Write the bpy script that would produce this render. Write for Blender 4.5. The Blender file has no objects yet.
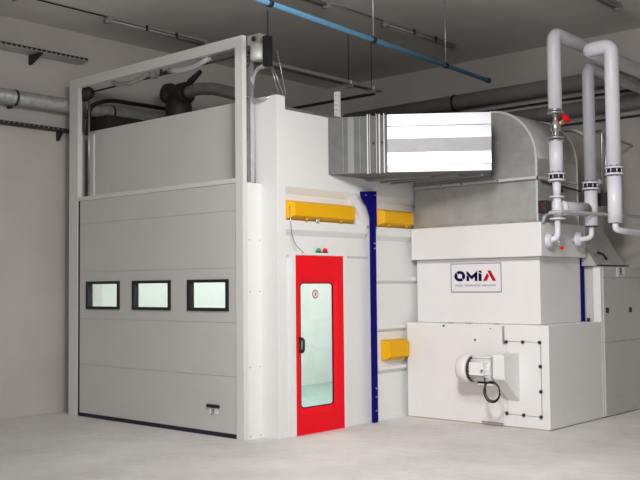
import bpy, bmesh, math, random
from mathutils import Vector, Matrix
random.seed(4)
C = bpy.context.scene.collection
PI = math.pi

# ------------------------------------------------------------------ materials
def mat(name, col, rough=.5, metal=0., noise=0., nscale=6., bump=0., bscale=60., spec=.5, emit=None, estr=0., vary_rough=0.):
    m = bpy.data.materials.new(name); m.use_nodes = True
    nt = m.node_tree; b = nt.nodes['Principled BSDF']
    b.inputs['Base Color'].default_value = (*col, 1)
    b.inputs['Roughness'].default_value = rough
    b.inputs['Metallic'].default_value = metal
    b.inputs['Specular IOR Level'].default_value = spec
    tc = nt.nodes.new('ShaderNodeTexCoord')
    if noise > 0:
        n = nt.nodes.new('ShaderNodeTexNoise'); n.inputs['Scale'].default_value = nscale
        n.inputs['Detail'].default_value = 5
        r = nt.nodes.new('ShaderNodeMapRange'); r.inputs['From Min'].default_value = .3; r.inputs['From Max'].default_value = .7
        r.inputs['To Min'].default_value = 1 - noise; r.inputs['To Max'].default_value = 1 + noise
        mx = nt.nodes.new('ShaderNodeMix'); mx.data_type = 'RGBA'; mx.blend_type = 'MULTIPLY'
        mx.inputs[0].default_value = 1; mx.inputs[6].default_value = (*col, 1)
        nt.links.new(tc.outputs['Object'], n.inputs['Vector'])
        nt.links.new(n.outputs['Fac'], r.inputs['Value'])
        nt.links.new(r.outputs['Result'], mx.inputs[7])
        nt.links.new(mx.outputs[2], b.inputs['Base Color'])
        if vary_rough:
            r2 = nt.nodes.new('ShaderNodeMapRange'); r2.inputs['To Min'].default_value = rough - vary_rough
            r2.inputs['To Max'].default_value = rough + vary_rough
            nt.links.new(n.outputs['Fac'], r2.inputs['Value']); nt.links.new(r2.outputs['Result'], b.inputs['Roughness'])
    if bump > 0:
        n = nt.nodes.new('ShaderNodeTexNoise'); n.inputs['Scale'].default_value = bscale; n.inputs['Detail'].default_value = 4
        bp = nt.nodes.new('ShaderNodeBump'); bp.inputs['Strength'].default_value = bump; bp.inputs['Distance'].default_value = .01
        nt.links.new(tc.outputs['Object'], n.inputs['Vector']); nt.links.new(n.outputs['Fac'], bp.inputs['Height'])
        nt.links.new(bp.outputs['Normal'], b.inputs['Normal'])
    if emit:
        b.inputs['Emission Color'].default_value = (*emit, 1); b.inputs['Emission Strength'].default_value = estr
    return m

M = {}
M['white'] = mat('white_paint', (.80, .80, .79), .38, noise=.015, nscale=2)
M['unit_white'] = mat('unit_white_paint', (.80, .79, .785), .42, noise=.02, nscale=3)
M['door_grey'] = mat('door_paint', (.60, .59, .57), .45, noise=.02, nscale=3)
M['frame_white'] = mat('frame_paint', (.72, .71, .69), .4)
M['upper_grey'] = mat('upper_panel_paint', (.62, .61, .59), .5, noise=.02, nscale=2)
M['plaster'] = mat('plaster', (.56, .525, .495), .9, noise=.06, nscale=1.2, bump=.25, bscale=40)
M['ceiling'] = mat('ceiling_plaster', (.76, .73, .70), .95, noise=.05, nscale=1.5, bump=.2, bscale=30)
M['galv'] = mat('galvanised_steel', (.62, .62, .63), .38, metal=.85, noise=.12, nscale=9, vary_rough=.1)
M['galv_bright'] = mat('galvanised_sheet', (.66, .66, .70), .4, metal=.8, noise=.04, nscale=9)
M['galv_dull'] = mat('dull_galvanised_sheet', (.52, .52, .51), .5, metal=.6, noise=.1, nscale=7)
M['galv_matt'] = mat('weathered_galvanised_sheet', (.15, .155, .155), .7, metal=.2, noise=.12, nscale=8)  # same galvanised sheet, darkened in colour for the face that catches no reflection
M['steel'] = mat('grey_steel', (.45, .46, .47), .35, metal=.9)
M['chrome'] = mat('polished_steel', (.8, .8, .8), .25, metal=1)
M['black'] = mat('black_rubber', (.012, .012, .014), .55)
M['black_blue'] = mat('dark_rubber_seal', (.01, .01, .03), .6)
M['red'] = mat('red_paint', (.86, .004, .012), .45, spec=.15)
M['blue'] = mat('dark_blue_paint', (.006, .004, .15), .6, noise=.1, nscale=20, spec=.05)
M['light_blue'] = mat('light_blue_enamel', (.10, .27, .42), .5, spec=.3)
M['yellow'] = mat('yellow_paint', (.82, .42, .006), .45, spec=.15)
M['grey_pipe'] = mat('grey_pipe_lagging', (.33, .33, .33), .6, noise=.08, nscale=5)
M['silver_lag'] = mat('foil_lagging', (.42, .43, .42), .45, metal=.4, noise=.2, nscale=14)
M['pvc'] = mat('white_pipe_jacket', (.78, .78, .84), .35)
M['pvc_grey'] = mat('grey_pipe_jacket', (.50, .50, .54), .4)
M['dark'] = mat('dark_iron', (.025, .022, .022), .6)
M['brass'] = mat('brass', (.65, .45, .25), .35, metal=.8)
M['kraft_dark'] = mat('brown_plate', (.10, .075, .055), .7)
M['cab_grey'] = mat('cabinet_door_paint', (.52, .52, .50), .5)  # white paint greyed to carry the shade on the cabinet's side
M['label_red'] = mat('dark_red_print', (.12, .008, .01), .6)
M['rim'] = mat('folded_rim_zinc', (.62, .63, .62), .5, metal=.15)
M['galv_rib'] = mat('worn_galvanised_rib', (.26, .265, .265), .6, metal=.3)  # lighter than the sheet, so the ribs carry its highlight stripes in colour
M['tube'] = mat('fluorescent_tube_glass', (.38, .38, .37), .3)
M['fixture'] = mat('fixture_enamel', (.30, .295, .28), .5)
M['green'] = mat('green_plastic', (.02, .35, .16), .4)
M['navy'] = mat('navy_print', (.006, .004, .045), .6, spec=.08)
M['print_red'] = mat('red_print', (.5, .006, .012), .6, spec=.08)
M['print_grey'] = mat('grey_print', (.25, .25, .3), .5)
M['sign'] = mat('sign_plate', (.78, .77, .80), .4)
M['interior'] = mat('booth_lining', (.82, .835, .82), .5)
M['interior_floor'] = mat('booth_floor_grating', (.30, .42, .38), .6, noise=.15, nscale=12)
M['kraft'] = mat('threshold_dust', (.5, .42, .3), .9)
M['conc_plain'] = mat('sill', (.5, .48, .45), .9)

def glass():
    m = bpy.data.materials.new('clear_glass'); m.use_nodes = True; nt = m.node_tree
    for n in list(nt.nodes): nt.nodes.remove(n)
    o = nt.nodes.new('ShaderNodeOutputMaterial'); t = nt.nodes.new('ShaderNodeBsdfTransparent')
    t.inputs[0].default_value = (.95, .99, .965, 1)
    g = nt.nodes.new('ShaderNodeBsdfGlossy'); g.inputs['Roughness'].default_value = .05
    mx = nt.nodes.new('ShaderNodeMixShader')
    mx.inputs[0].default_value = .07; nt.links.new(t.outputs[0], mx.inputs[1]); nt.links.new(g.outputs[0], mx.inputs[2])
    nt.links.new(mx.outputs[0], o.inputs[0]); return m
M['glass'] = glass()

def concrete():
    m = bpy.data.materials.new('concrete_floor'); m.use_nodes = True; nt = m.node_tree; b = nt.nodes['Principled BSDF']
    tc = nt.nodes.new('ShaderNodeTexCoord')
    a = nt.nodes.new('ShaderNodeTexNoise'); a.inputs['Scale'].default_value = 1.1; a.inputs['Detail'].default_value = 7; a.inputs['Roughness'].default_value = .65
    c = nt.nodes.new('ShaderNodeTexNoise'); c.inputs['Scale'].default_value = 9; c.inputs['Detail'].default_value = 6
    r = nt.nodes.new('ShaderNodeValToRGB')
    r.color_ramp.elements[0].position = .3; r.color_ramp.elements[0].color = (.58, .56, .54, 1)
    r.color_ramp.elements[1].position = .72; r.color_ramp.elements[1].color = (.78, .76, .74, 1)
    mx = nt.nodes.new('ShaderNodeMix'); mx.data_type = 'RGBA'; mx.blend_type = 'OVERLAY'; mx.inputs[0].default_value = .22
    nt.links.new(tc.outputs['Object'], a.inputs['Vector']); nt.links.new(tc.outputs['Object'], c.inputs['Vector'])
    nt.links.new(a.outputs['Fac'], r.inputs[0]); nt.links.new(r.outputs[0], mx.inputs[6]); nt.links.new(c.outputs['Fac'], mx.inputs[7])
    nt.links.new(mx.outputs[2], b.inputs['Base Color'])
    b.inputs['Roughness'].default_value = .62
    bp = nt.nodes.new('ShaderNodeBump'); bp.inputs['Strength'].default_value = .12; bp.inputs['Distance'].default_value = .01
    nt.links.new(c.outputs['Fac'], bp.inputs['Height']); nt.links.new(bp.outputs['Normal'], b.inputs['Normal'])
    return m
M['concrete'] = concrete()

# ------------------------------------------------------------------ mesh builder (world coordinates in, origin moved at build)
class MB:
    def __init__(s): s.v = []; s.f = []; s.sm = []
    def add(s, vs, fs, smooth=False):
        o = len(s.v); s.v += [tuple(v) for v in vs]
        for f in fs: s.f.append([i + o for i in f]); s.sm.append(smooth)
        return s
    def box(s, x0, x1, y0, y1, z0, z1):
        x0, x1 = sorted((x0, x1)); y0, y1 = sorted((y0, y1)); z0, z1 = sorted((z0, z1))
        return s.add([(x0,y0,z0),(x1,y0,z0),(x1,y1,z0),(x0,y1,z0),(x0,y0,z1),(x1,y0,z1),(x1,y1,z1),(x0,y1,z1)],
                     [(0,3,2,1),(4,5,6,7),(0,1,5,4),(1,2,6,5),(2,3,7,6),(3,0,4,7)])
    def prism(s, pts, axis, a, b, smooth=False):
        """pts in the two other axes (x: (y,z)  y: (x,z)  z: (x,y)), extruded from a to b"""
        def P(p, t): return {'x': (t, p[0], p[1]), 'y': (p[0], t, p[1]), 'z': (p[0], p[1], t)}[axis]
        n = len(pts); vs = [P(p, a) for p in pts] + [P(p, b) for p in pts]
        s.add(vs, [list(range(n)), list(range(2*n - 1, n - 1, -1))])
        o = len(s.v) - 2*n
        for i in range(n):
            j = (i + 1) % n; s.f.append([o+j, o+i, o+n+i, o+n+j]); s.sm.append(smooth)
        return s
    def ring(s, c, d, r, n, u=None):
        d = Vector(d).normalized()
        if u is None:
            u = Vector((0, 0, 1)) if abs(d.z) < .9 else Vector((1, 0, 0))
        u = (u - d * u.dot(d)).normalized(); w = d.cross(u)
        return [Vector(c) + (u*math.cos(2*PI*i/n) + w*math.sin(2*PI*i/n)) * r for i in range(n)], u
    def loft(s, rings, caps=True, smooth=True):
        n = len(rings[0]); o = len(s.v)
        for r in rings: s.v += [tuple(p) for p in r]
        for k in range(len(rings) - 1):
            for i in range(n):
                j = (i+1) % n; s.f.append([o+k*n+i, o+k*n+j, o+(k+1)*n+j, o+(k+1)*n+i]); s.sm.append(smooth)
        if caps:
            s.f.append([o+i for i in range(n)][::-1]); s.sm.append(False)
            s.f.append([o+(len(rings)-1)*n+i for i in range(n)]); s.sm.append(False)
        return s
    def cyl(s, p0, p1, r, r1=None, n=24):
        p0 = Vector(p0); p1 = Vector(p1); d = p1 - p0; r1 = r if r1 is None else r1
        a, u = s.ring(p0, d, r, n); b, _ = s.ring(p1, d, r1, n, u)
        return s.loft([a, b])
    def lathe(s, p0, d, prof, n=28):
        """prof: list of (distance along d, radius)"""
        p0 = Vector(p0); d = Vector(d).normalized(); u = None; rings = []
        for t, r in prof:
            g, u = s.ring(p0 + d*t, d, max(r, 1e-4), n, u); rings.append(g)
        return s.loft(rings)
    def tube(s, path, r, n=14, bend=0., steps=6):
        """round-cornered pipe through path"""
        P = [Vector(p) for p in path]; pts = [P[0]]
        for i in range(1, len(P)-1):
            if bend > 0:
                a = (P[i-1]-P[i]); b = (P[i+1]-P[i]); k = min(bend, a.length*.49, b.length*.49)
                A = P[i] + a.normalized()*k; B = P[i] + b.normalized()*k
                for q in range(steps+1):
                    t = q/steps; pts.append(A*(1-t)**2 + P[i]*2*t*(1-t) + B*t*t)
            else: pts.append(P[i])
        pts.append(P[-1]); u = None; rings = []
        for i, p in enumerate(pts):
            d = (pts[min(i+1, len(pts)-1)] - pts[max(i-1, 0)])
            g, u = s.ring(p, d, r, n, u); rings.append(g)
        return s.loft(rings)
    def cells(s, x0, x1, z0, z1, y0, y1, holes):
        xs = sorted({x0, x1, *[min(max(h[0], x0), x1) for h in holes], *[min(max(h[1], x0), x1) for h in holes]})
        zs = sorted({z0, z1, *[min(max(h[2], z0), z1) for h in holes], *[min(max(h[3], z0), z1) for h in holes]})
        for a, b in zip(xs, xs[1:]):
            for c, d in zip(zs, zs[1:]):
                m = ((a+b)/2, (c+d)/2)
                if any(h[0] < m[0] < h[1] and h[2] < m[1] < h[3] for h in holes): continue
                s.box(a, b, y0, y1, c, d)
        return s
    def build(s, name, m, parent=None, origin=None, bevel=0.):
        o0 = Vector(parent['org']) if parent is not None else Vector(origin if origin else base_of(s.v))
        me = bpy.data.meshes.new(name)
        me.from_pydata([tuple(Vector(v) - o0) for v in s.v], [], s.f)
        for p, q in zip(me.polygons, s.sm): p.use_smooth = q
        me.materials.append(M[m] if isinstance(m, str) else m)
        bm = bmesh.new(); bm.from_mesh(me); bmesh.ops.recalc_face_normals(bm, faces=bm.faces); bm.to_mesh(me); bm.free()
        o = bpy.data.objects.new(name, me); C.objects.link(o)
        if parent is not None: o.parent = parent; o['org'] = tuple(o0)
        else: o.location = o0; o['org'] = tuple(o0)
        if bevel > 0:
            b = o.modifiers.new('bevel', 'BEVEL'); b.width = bevel; b.segments = 2; b.limit_method = 'ANGLE'; b.harden_normals = False
        return o

def base_of(vs):
    xs = [v[0] for v in vs]; ys = [v[1] for v in vs]; zs = [v[2] for v in vs]
    return ((min(xs)+max(xs))/2, (min(ys)+max(ys))/2, min(zs))

def thing(name, loc, label, cat, group=None):
    o = bpy.data.objects.new(name, None); C.objects.link(o); o.location = loc; o['org'] = tuple(loc)
    o.empty_display_size = .1; return tag(o, label, cat, group)
def tag(o, label, cat, group=None):
    o['label'] = label; o['category'] = cat
    if group: o['group'] = group
    return o
def struct(o): o['kind'] = 'structure'; return o

def text_mesh(name, body, size, m, loc, rot, parent, extrude=.002, squeeze=1.):
    cu = bpy.data.curves.new(name, 'FONT'); cu.body = body; cu.size = size; cu.extrude = extrude; cu.align_x = 'CENTER'; cu.align_y = 'CENTER'
    t = bpy.data.objects.new(name + '_src', cu); C.objects.link(t)
    bpy.context.view_layer.update()
    me = bpy.data.meshes.new_from_object(t.evaluated_get(bpy.context.evaluated_depsgraph_get()))
    bpy.data.objects.remove(t); bpy.data.curves.remove(cu)
    R = Matrix.Translation(Vector(loc)) @ rot @ Matrix.Diagonal((squeeze, 1, 1, 1))
    me.transform(Matrix.Translation(-Vector(parent['org'])) @ R)
    me.name = name; me.materials.clear(); me.materials.append(M[m])
    o = bpy.data.objects.new(name, me); C.objects.link(o); o.parent = parent; o['org'] = parent['org']; return o
FACE_Y = Matrix.Rotation(PI/2, 4, 'X')                       # upright text read from -Y
FACE_X = Matrix.Rotation(PI/2, 4, 'Z') @ Matrix.Rotation(PI/2, 4, 'X')   # upright text read from +X

def at_x(y, z, x, x0=-6.98):                                  # same sight line, other depth
    k = x/x0; return y*k, 1.6 + (z-1.6)*k

# ------------------------------------------------------------------ room
XL, YB, H = -10.784, 12.266, 5.043
XR, YF = 3.6, -3.4
struct(MB().box(XL-.2, XR+.2, YF-.2, YB+.2, -.2, 0).build('floor', 'concrete', origin=(0,0,0)))
struct(MB().box(XL-.2, XR+.2, YF-.2, YB+.2, H, H+.2).build('ceiling', 'ceiling', origin=(0,0,H)))
struct(MB().box(XL-.2, XL, YF-.2, YB+.2, 0, H).build('wall_left', 'plaster'))
struct(MB().box(XL, XR, YB, YB+.2, 0, H).build('wall_back', 'plaster'))
# window openings of the hall behind the camera; those beside it are added for light
WF = [(-3.2, -.4, 1.5, 4.1), (.4, 3.2, 1.5, 4.1)]
struct(MB().cells(XL, XR, 0, H, YF-.2, YF, WF).build('wall_front', 'plaster'))
WR = [(-1.8, 1.2, 1.5, 4.1), (2.6, 5.6, 1.5, 4.1)]
w = MB().cells(YF, YB, 0, H, XR, XR+.2, WR)
w.v = [(y, x, z) for x, y, z in w.v]
struct(w.build('wall_right', 'plaster'))
for k, (a, b, c, d) in enumerate(WF):
    f = MB(); t = .06
    f.box(a, a+t, YF-.12, YF-.06, c, d).box(b-t, b, YF-.12, YF-.06, c, d).box(a, b, YF-.12, YF-.06, c, c+t).box(a, b, YF-.12, YF-.06, d-t, d)
    f.box((a+b)/2-t/2, (a+b)/2+t/2, YF-.12, YF-.06, c, d)
    struct(f.build('window_%d' % (k+1), 'frame_white'))
for k, (a, b, c, d) in enumerate(WR):
    f = MB(); t = .06
    f.box(XR+.06, XR+.12, a, a+t, c, d).box(XR+.06, XR+.12, b-t, b, c, d).box(XR+.06, XR+.12, a, b, c, c+t).box(XR+.06, XR+.12, a, b, d-t, d)
    f.box(XR+.06, XR+.12, (a+b)/2-t/2, (a+b)/2+t/2, c, d)
    struct(f.build('window_%d' % (k+3), 'frame_white'))

# ------------------------------------------------------------------ booth
X0, X1, YW, YE = -10.41, -6.98, 7.129, 11.9       # left, right face, front face, back end
XW = -7.03                                         # recessed side wall face
booth = thing('spray_booth', (-8.7, 9.5, 0), 'large white painted paint booth of flat panels filling the left half of the hall', 'spray booth')
MB().box(X0, -7.365, YW, YW+.12, 2.69, 3.647).build('front_panel', 'upper_grey', booth)
MB().box(X0, X0+.11, YW-.02, YW+.12, 0, 3.60).build('corner_post', 'frame_white', booth)
MB().box(-7.36, X1, YW-.004, YW+.122, 0, 3.65).build('corner_post', 'white', booth, bevel=.004)
sw = MB()
DY0, DY1, DZ = 7.33, 8.25, 1.972
sw.box(XW-.08, XW, YW+.12, DY0, 0, 2.66).box(XW-.08, XW, DY0, DY1, DZ, 2.66).box(XW-.08, XW, DY1, YE, 0, 2.66)
sw.build('side_wall', 'white', booth)
MB().prism([(XW-.08, 2.60), (XW, 2.60), (X1-.002, 2.677), (X1-.002, 3.512), (XW-.08, 3.512)], 'y', YW+.122, YE).build('upper_wall', 'white', booth)
MB().box(XW-.05, X1+.004, YW+.125, 9.0, 3.505, 3.535).build('roof_trim', 'steel', booth)
MB().box(X0, XW-.08, YW+.122, YE, 3.42, 3.50).build('roof', 'upper_grey', booth)
MB().box(X0, X0+.08, YW+.12, YE, 0, 3.42).build('left_wall', 'interior', booth)
MB().box(X0+.08, XW-.08, YE-.08, YE, 0, 3.42).build('back_wall', 'interior', booth)
MB().box(XW-.10, XW-.082, DY1+.02, YE-.09, .02, 3.41).build('lining', 'interior', booth)
MB().box(X0+.09, XW-.11, YW+.14, YE-.09, .001, .02).build('booth_floor', 'interior_floor', booth)
def rail(y0, y1, z0, z1, drop, out=.05):
    MB().prism([(XW-.001, z0-drop), (XW+out, z0), (XW+out, z1), (XW-.001, z1)], 'y', y0, y1).build('wall_rail', 'white', booth)
rail(YW+.123, 8.62, 2.215, 2.315, .065)
rail(8.82, 9.60, 2.20, 2.30, .06)
rail(8.20, 8.66, 1.945, 1.975, .03, .03); rail(YW+.123, 7.32, 1.945, 1.975, .04, .03)
rail(8.82, 9.60, 1.66, 1.70, .04); rail(8.82, 9.36, 1.085, 1.12, .04); rail(8.82, 9.36, .60, .635, .05)
rail(8.25, 9.36, .0, .03, .0, .02)
# white plastered brace beside the blue column
MB().prism([(8.33, 2.63), (8.44, 2.65), (8.68, 2.31), (8.58, 2.31)], 'x', XW+.002, XW+.045).build('brace', 'white', booth)
for y, z in ((8.395, 2.60), (8.51, 2.44)):
    MB().cyl((XW+.045, y, z), (XW+.055, y, z), .012, n=10).build('bolt', 'white', booth)
# small junctions on the yellow casing rail
MB().cyl((X1, 7.73, 2.325), (X1+.03, 7.73, 2.325), .022, n=12).build('cable_gland', 'chrome', booth)
MB().tube([(X1+.01, 7.30, 2.46), (X1+.02, 7.31, 2.20), (X1+.02, 7.36, 2.05), (X1+.02, 7.50, 1.97)], .005, n=8, bend=.1).build('cable', 'steel', booth)

# ------------------------------------------------------------------ sectional door with its frame
YD = 6.861
FX0, FX1 = -10.475, -7.232
sd = thing('sectional_door', (-8.85, 6.95, 0), 'tall light grey sectional overhead door with three small black-framed windows', 'door')
MB().box(FX0, -10.28, YD, YD+.06, 0, 4.287).build('frame_post', 'frame_white', sd, bevel=.004)
MB().box(-7.35, FX1, YD, YD+.06, 0, 4.287).build('frame_post', 'frame_white', sd, bevel=.004)
MB().box(-10.279, -7.351, YD, YD+.06, 4.17, 4.287).build('frame_beam', 'frame_white', sd, bevel=.004)
MB().box(-10.279, -7.351, YD, YD+.05, 2.712, 2.762).build('cross_rail', 'frame_white', sd, bevel=.003)
MB().box(FX1-.004, FX1, YD+.061, YW-.005, 0, 2.712).build('side_panel', 'white', sd)
for z in (.03, .75, 1.55, 2.10):
    MB().cyl((FX1, YD+.09, z), (FX1+.004, YD+.09, z), .008, n=8).cyl((FX1, YW-.03, z), (FX1+.004, YW-.03, z), .008, n=8).build('screw', 'steel', sd)
MB().box(FX0, FX0+.04, YD+.061, YW-.025, 0, 2.712).build('side_panel', 'frame_white', sd)
MB().box(FX0+.04, FX1-.005, YD+.16, YW-.03, 2.69, 2.71).build('header_plate', 'frame_white', sd)
wins = [(-10.093, -9.406), (-9.15, -8.442), (-8.145, -7.471)]
WZ0, WZ1 = 1.343, 1.686
holes = [(a+.02, b-.02, WZ0+.02, WZ1-.02) for a, b in wins]
seams = [.045, .648, 1.222, 1.806, 2.416, 2.712]
LX0, LX1 = -10.245, -7.353
for a, b in zip(seams, seams[1:]):
    MB().cells(LX0, LX1, a+.002, b-.002, YD+.012, YD+.0175, holes).build('door_section', 'door_grey', sd)
MB().cells(LX0, LX1, .045, 2.70, YD+.018, YD+.06, holes).build('door_core', 'door_grey', sd)
MB().box(-10.279, LX0-.001, YD+.01, YD+.05, .0, 2.71).build('side_seal', 'black_blue', sd)
MB().box(LX0, LX1, YD+.008, YD+.055, 0, .044).build('bottom_seal', 'black_blue', sd)
for a, b in wins:
    f = MB(); y0, y1 = YD-.004, YD+.066; t = .042
    f.cells(a, b, WZ0, WZ1, y0, y1, [(a+t, b-t, WZ0+t*.8, WZ1-t*.8)])
    fr = f.build('window_frame', 'black', sd)
    MB().box(a+t, b-t, YD+.03, YD+.034, WZ0+t*.8, WZ1-t*.8).build('window_pane', 'glass', fr)
hd = MB().box(-7.82, -7.62, YD-.012, YD+.0115, .302, .336).build('handle', 'black', sd, bevel=.006)
lb = MB().box(-7.79, -7.65, YD+.006, YD+.0115, .235, .298).build('label_plate', 'sign', sd)
text_mesh('lettering', 'Jt', .085, 'label_red', (-7.725, YD+.005, .268), FACE_Y, lb)
# tracks and lifting gear seen through the open top of the frame
MB().box(-7.345, -7.315, 6.98, 7.05, 2.72, 4.16).build('guide_track', 'galv', sd)
MB().box(-7.285, -7.255, 7.00, 7.05, 2.72, 4.16).build('guide_track', 'galv', sd)
MB().box(-10.50, -10.46, 7.04, 7.09, .02, 4.10).build('guide_track', 'steel', sd)
MB().box(-10.445, -10.425, 6.97, 7.03, 2.75, 4.14).build('guide_track', 'chrome', sd)
MB().cyl((-10.27, 7.02, 4.16), (-10.27, 7.02, 2.72), .014, n=10).build('lifting_rod', 'steel', sd)
MB().lathe((-10.40, 7.0, 4.12), (1, 0, 0), [(0, .02), (0, .09), (.05, .10), (.12, .09), (.2, .06), (.22, .02)]).build('spring_drum', 'dark', sd)
MB().cyl((-10.3, 7.0, 4.12), (-7.25, 7.0, 4.12), .012, n=10).build('spring_shaft', 'dark', sd)

dr = thing('door_drive', (-7.1, 7.0, 3.65), 'silver door drive motor with black plate on top of the right frame post', 'motor')
MB().box(-7.225, -7.04, 6.93, 7.06, 4.18, 4.285).build('mount_box', 'galv_dull', dr, bevel=.004)
MB().cyl((-7.12, 6.925, 4.235), (-7.12, 6.915, 4.235), .028).build('shaft_cap', 'dark', dr)
MB().lathe((-7.118, 6.99, 4.18), (0, 0, -1), [(0, .085), (.14, .088), (.165, .08), (.17, .03)]).build('motor_body', 'rim', dr)
MB().box(-7.012, -6.945, 6.95, 7.03, 3.93, 4.25).build('cover_plate', 'black', dr)
for x, x2 in ((-6.99, -6.99), (-6.965, -6.93), (-6.90, -6.89)):
    MB().cyl((x, 7.05, 4.1 if x > -6.92 else 3.94), (x2, 7.17, 3.65), .006, n=8).build('pull_wire', 'steel', dr)
MB().tube([(-7.03, 7.0, 3.95), (-7.20, 7.02, 3.93), (-7.30, 7.06, 3.75), (-7.30, 7.08, 3.45), (-7.30, 7.09, 2.72)], .022, bend=.12).build('conduit', 'galv_dull', dr)
MB().tube([(-7.31, 7.0, 3.66), (-7.18, 7.08, 3.60), (-7.05, 7.17, 3.67)], .014, n=8, bend=.05).build('conduit', 'steel', dr)
for k in range(4):
    MB().box(-7.33, -7.24, 6.95, 6.99, 3.98+.05*k, 4.0+.05*k).build('terminal', 'steel', dr)

def ribbed(path, r, n=10, pitch=.02):
    P = [Vector(p) for p in path]; mb = MB(); rings = []; u = None
    for a, b in zip(P, P[1:]):
        m = max(2, int((b-a).length/pitch))
        for q in range(m):
            for s_ in (0, .5):
                g, u = mb.ring(a.lerp(b, (q+s_)/m), b-a, r*(1 if s_ == 0 else .8), n, u); rings.append(g)
    return mb.loft(rings)
tag(ribbed([(-9.66, 6.95, 4.16), (-9.55, 6.95, 4.115), (-9.3, 6.95, 4.095), (-9.08, 6.95, 4.12), (-8.93, 6.95, 4.165)], .030).build('spiral_cable', 'silver_lag'),
    'short ribbed grey spiral cable hanging under the left half of the door frame beam', 'cable')
tag(MB().tube([(-8.56, 6.95, 4.13), (-8.35, 6.95, 4.095), (-8.1, 6.95, 4.10), (-7.86, 6.95, 4.16)], .03, bend=.1).build('flexible_conduit', 'pvc_grey'),
    'smooth pale flexible conduit hanging under the right half of the door frame beam', 'conduit')
g = thing('cable_clamp', (-8.72, 6.95, 4.10), 'small dark cable clamp under the middle of the door frame beam', 'clamp')
MB().box(-8.89, -8.80, 6.93, 6.99, 4.09, 4.168).build('clamp_body', 'galv', g)
MB().cyl((-8.71, 6.95, 4.168), (-8.71, 6.95, 4.10), .018).cyl((-8.71, 6.95, 4.115), (-8.57, 6.95, 4.13), .018).build('clamp_screw', 'dark', g)

# ------------------------------------------------------------------ red entrance door
YA, YZ = 7.395, 8.185; ZT = 1.937
ed = thing('entrance_door', (-7.0, 7.79, 0), 'red framed glass personnel door with rounded pane in the booth side wall', 'door')
f = MB(); f.box(XW-.06, X1+.005, DY0+.002, YA-.004, 0, DZ).box(XW-.06, X1+.005, YZ+.004, DY1-.002, 0, DZ).box(XW-.06, X1+.005, YA-.004, YZ+.004, ZT+.004, DZ)
f.build('door_frame', 'white', ed, bevel=.003)
def rrect(a, b, c, d, r, n=6):
    pts = []
    for cx, cz, s0 in ((b-r, d-r, 0), (a+r, d-r, 1), (a+r, c+r, 2), (b-r, c+r, 3)):
        for k in range(n+1):
            t = PI/2*(s0 + k/n); pts.append((cx + r*math.cos(t), cz + r*math.sin(t)))
    return pts
def ringframe(loops):
    """loops: [(x, pts)]"""
    mb = MB(); n = len(loops[0][1])
    mb.loft([[Vector((x, p[0], p[1])) for p in pts] for x, pts in loops], caps=False, smooth=False); return mb
o_ = rrect(YA, YZ, .0, ZT, .002); i1 = rrect(7.46, 8.075, .215, 1.71, .05); i2 = rrect(7.492, 8.035, .283, 1.637, .045)
lf = ringframe([(X1-.05, o_), (X1, o_), (X1, i1), (X1-.03, i2), (X1-.05, i2), (X1-.05, o_)])
leaf = lf.build('door_leaf', 'red', ed)
gl = MB().prism(rrect(7.494, 8.033, .285, 1.635, .044), 'x', X1-.045, X1-.04).build('glass_pane', 'glass', ed)
gk = ringframe([(X1-.038, rrect(7.491, 8.036, .282, 1.638, .046)), (X1-.027, rrect(7.491, 8.036, .282, 1.638, .046)), (X1-.027, rrect(7.50, 8.027, .291, 1.629, .04)), (X1-.038, rrect(7.50, 8.027, .291, 1.629, .04))])
gk.build('gasket', 'navy', ed)
st = MB().lathe((X1-.0395, 7.752, 1.515), (1, 0, 0), [(0, .05), (.001, .05)]).build('sticker', 'print_red', ed)
MB().lathe((X1-.0384, 7.752, 1.515), (1, 0, 0), [(0, .038), (.001, .038)]).build('sticker_face', 'sign', st)
MB().box(X1-.0373, X1-.0368, 7.745, 7.759, 1.49, 1.54).build('sticker_mark', 'print_red', st)
hm = MB().tube([(X1, 7.455, 1.04), (X1+.05, 7.455, 1.035), (X1+.055, 7.455, .97), (X1+.05, 7.455, .90), (X1, 7.455, .895)], .016, bend=.03)
hm.build('handle', 'black', ed)
MB().box(X1, X1+.006, 7.44, 7.475, .885, 1.05).build('handle_plate', 'black', ed)
for (y, m_, l) in ((7.79, 'green', 'small green signal lamp on top of the red door frame'), (7.90, 'red', 'small red signal lamp on top of the red door frame')):
    s_ = thing('signal_lamp', (X1-.02, y, DZ), l, 'lamp')
    MB().box(X1-.04, X1, y-.03, y+.03, DZ, DZ+.014).build('lamp_base', 'black', s_)
    o = MB().lathe((X1-.02, y, DZ+.014), (0, 0, 1), [(0, .026), (.02, .028), (.035, .018), (.04, .004)]).build('lamp_lens', m_, s_)

# ------------------------------------------------------------------ blue column
bc = thing('steel_column', (-6.93, 8.68, 0), 'slim dark blue steel column with flared head against the booth side wall', 'column')
ya, yb = 8.665, 8.752
MB().box(X1+.004, X1+.035, ya, yb, 0, 2.70).build('column_shaft', 'blue', bc, bevel=.003)
MB().prism([(8.48, 2.70), (8.755, 2.72), (8.755, 2.30), (8.664, 2.30), (8.658, 2.40), (8.60, 2.54), (8.50, 2.63)], 'x', X1+.012, X1+.048).build('column_head', 'blue', bc, bevel=.003)
for y, z in ((8.55, 2.66), (8.72, 2.67), (8.71, 2.1), (8.71, 2.04), (8.71, .4), (8.71, .3), (8.71, .14)):
    MB().cyl((X1+.035, y, z), (X1+.052, y, z), .009, n=8).build('bolt', 'steel', bc)

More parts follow.
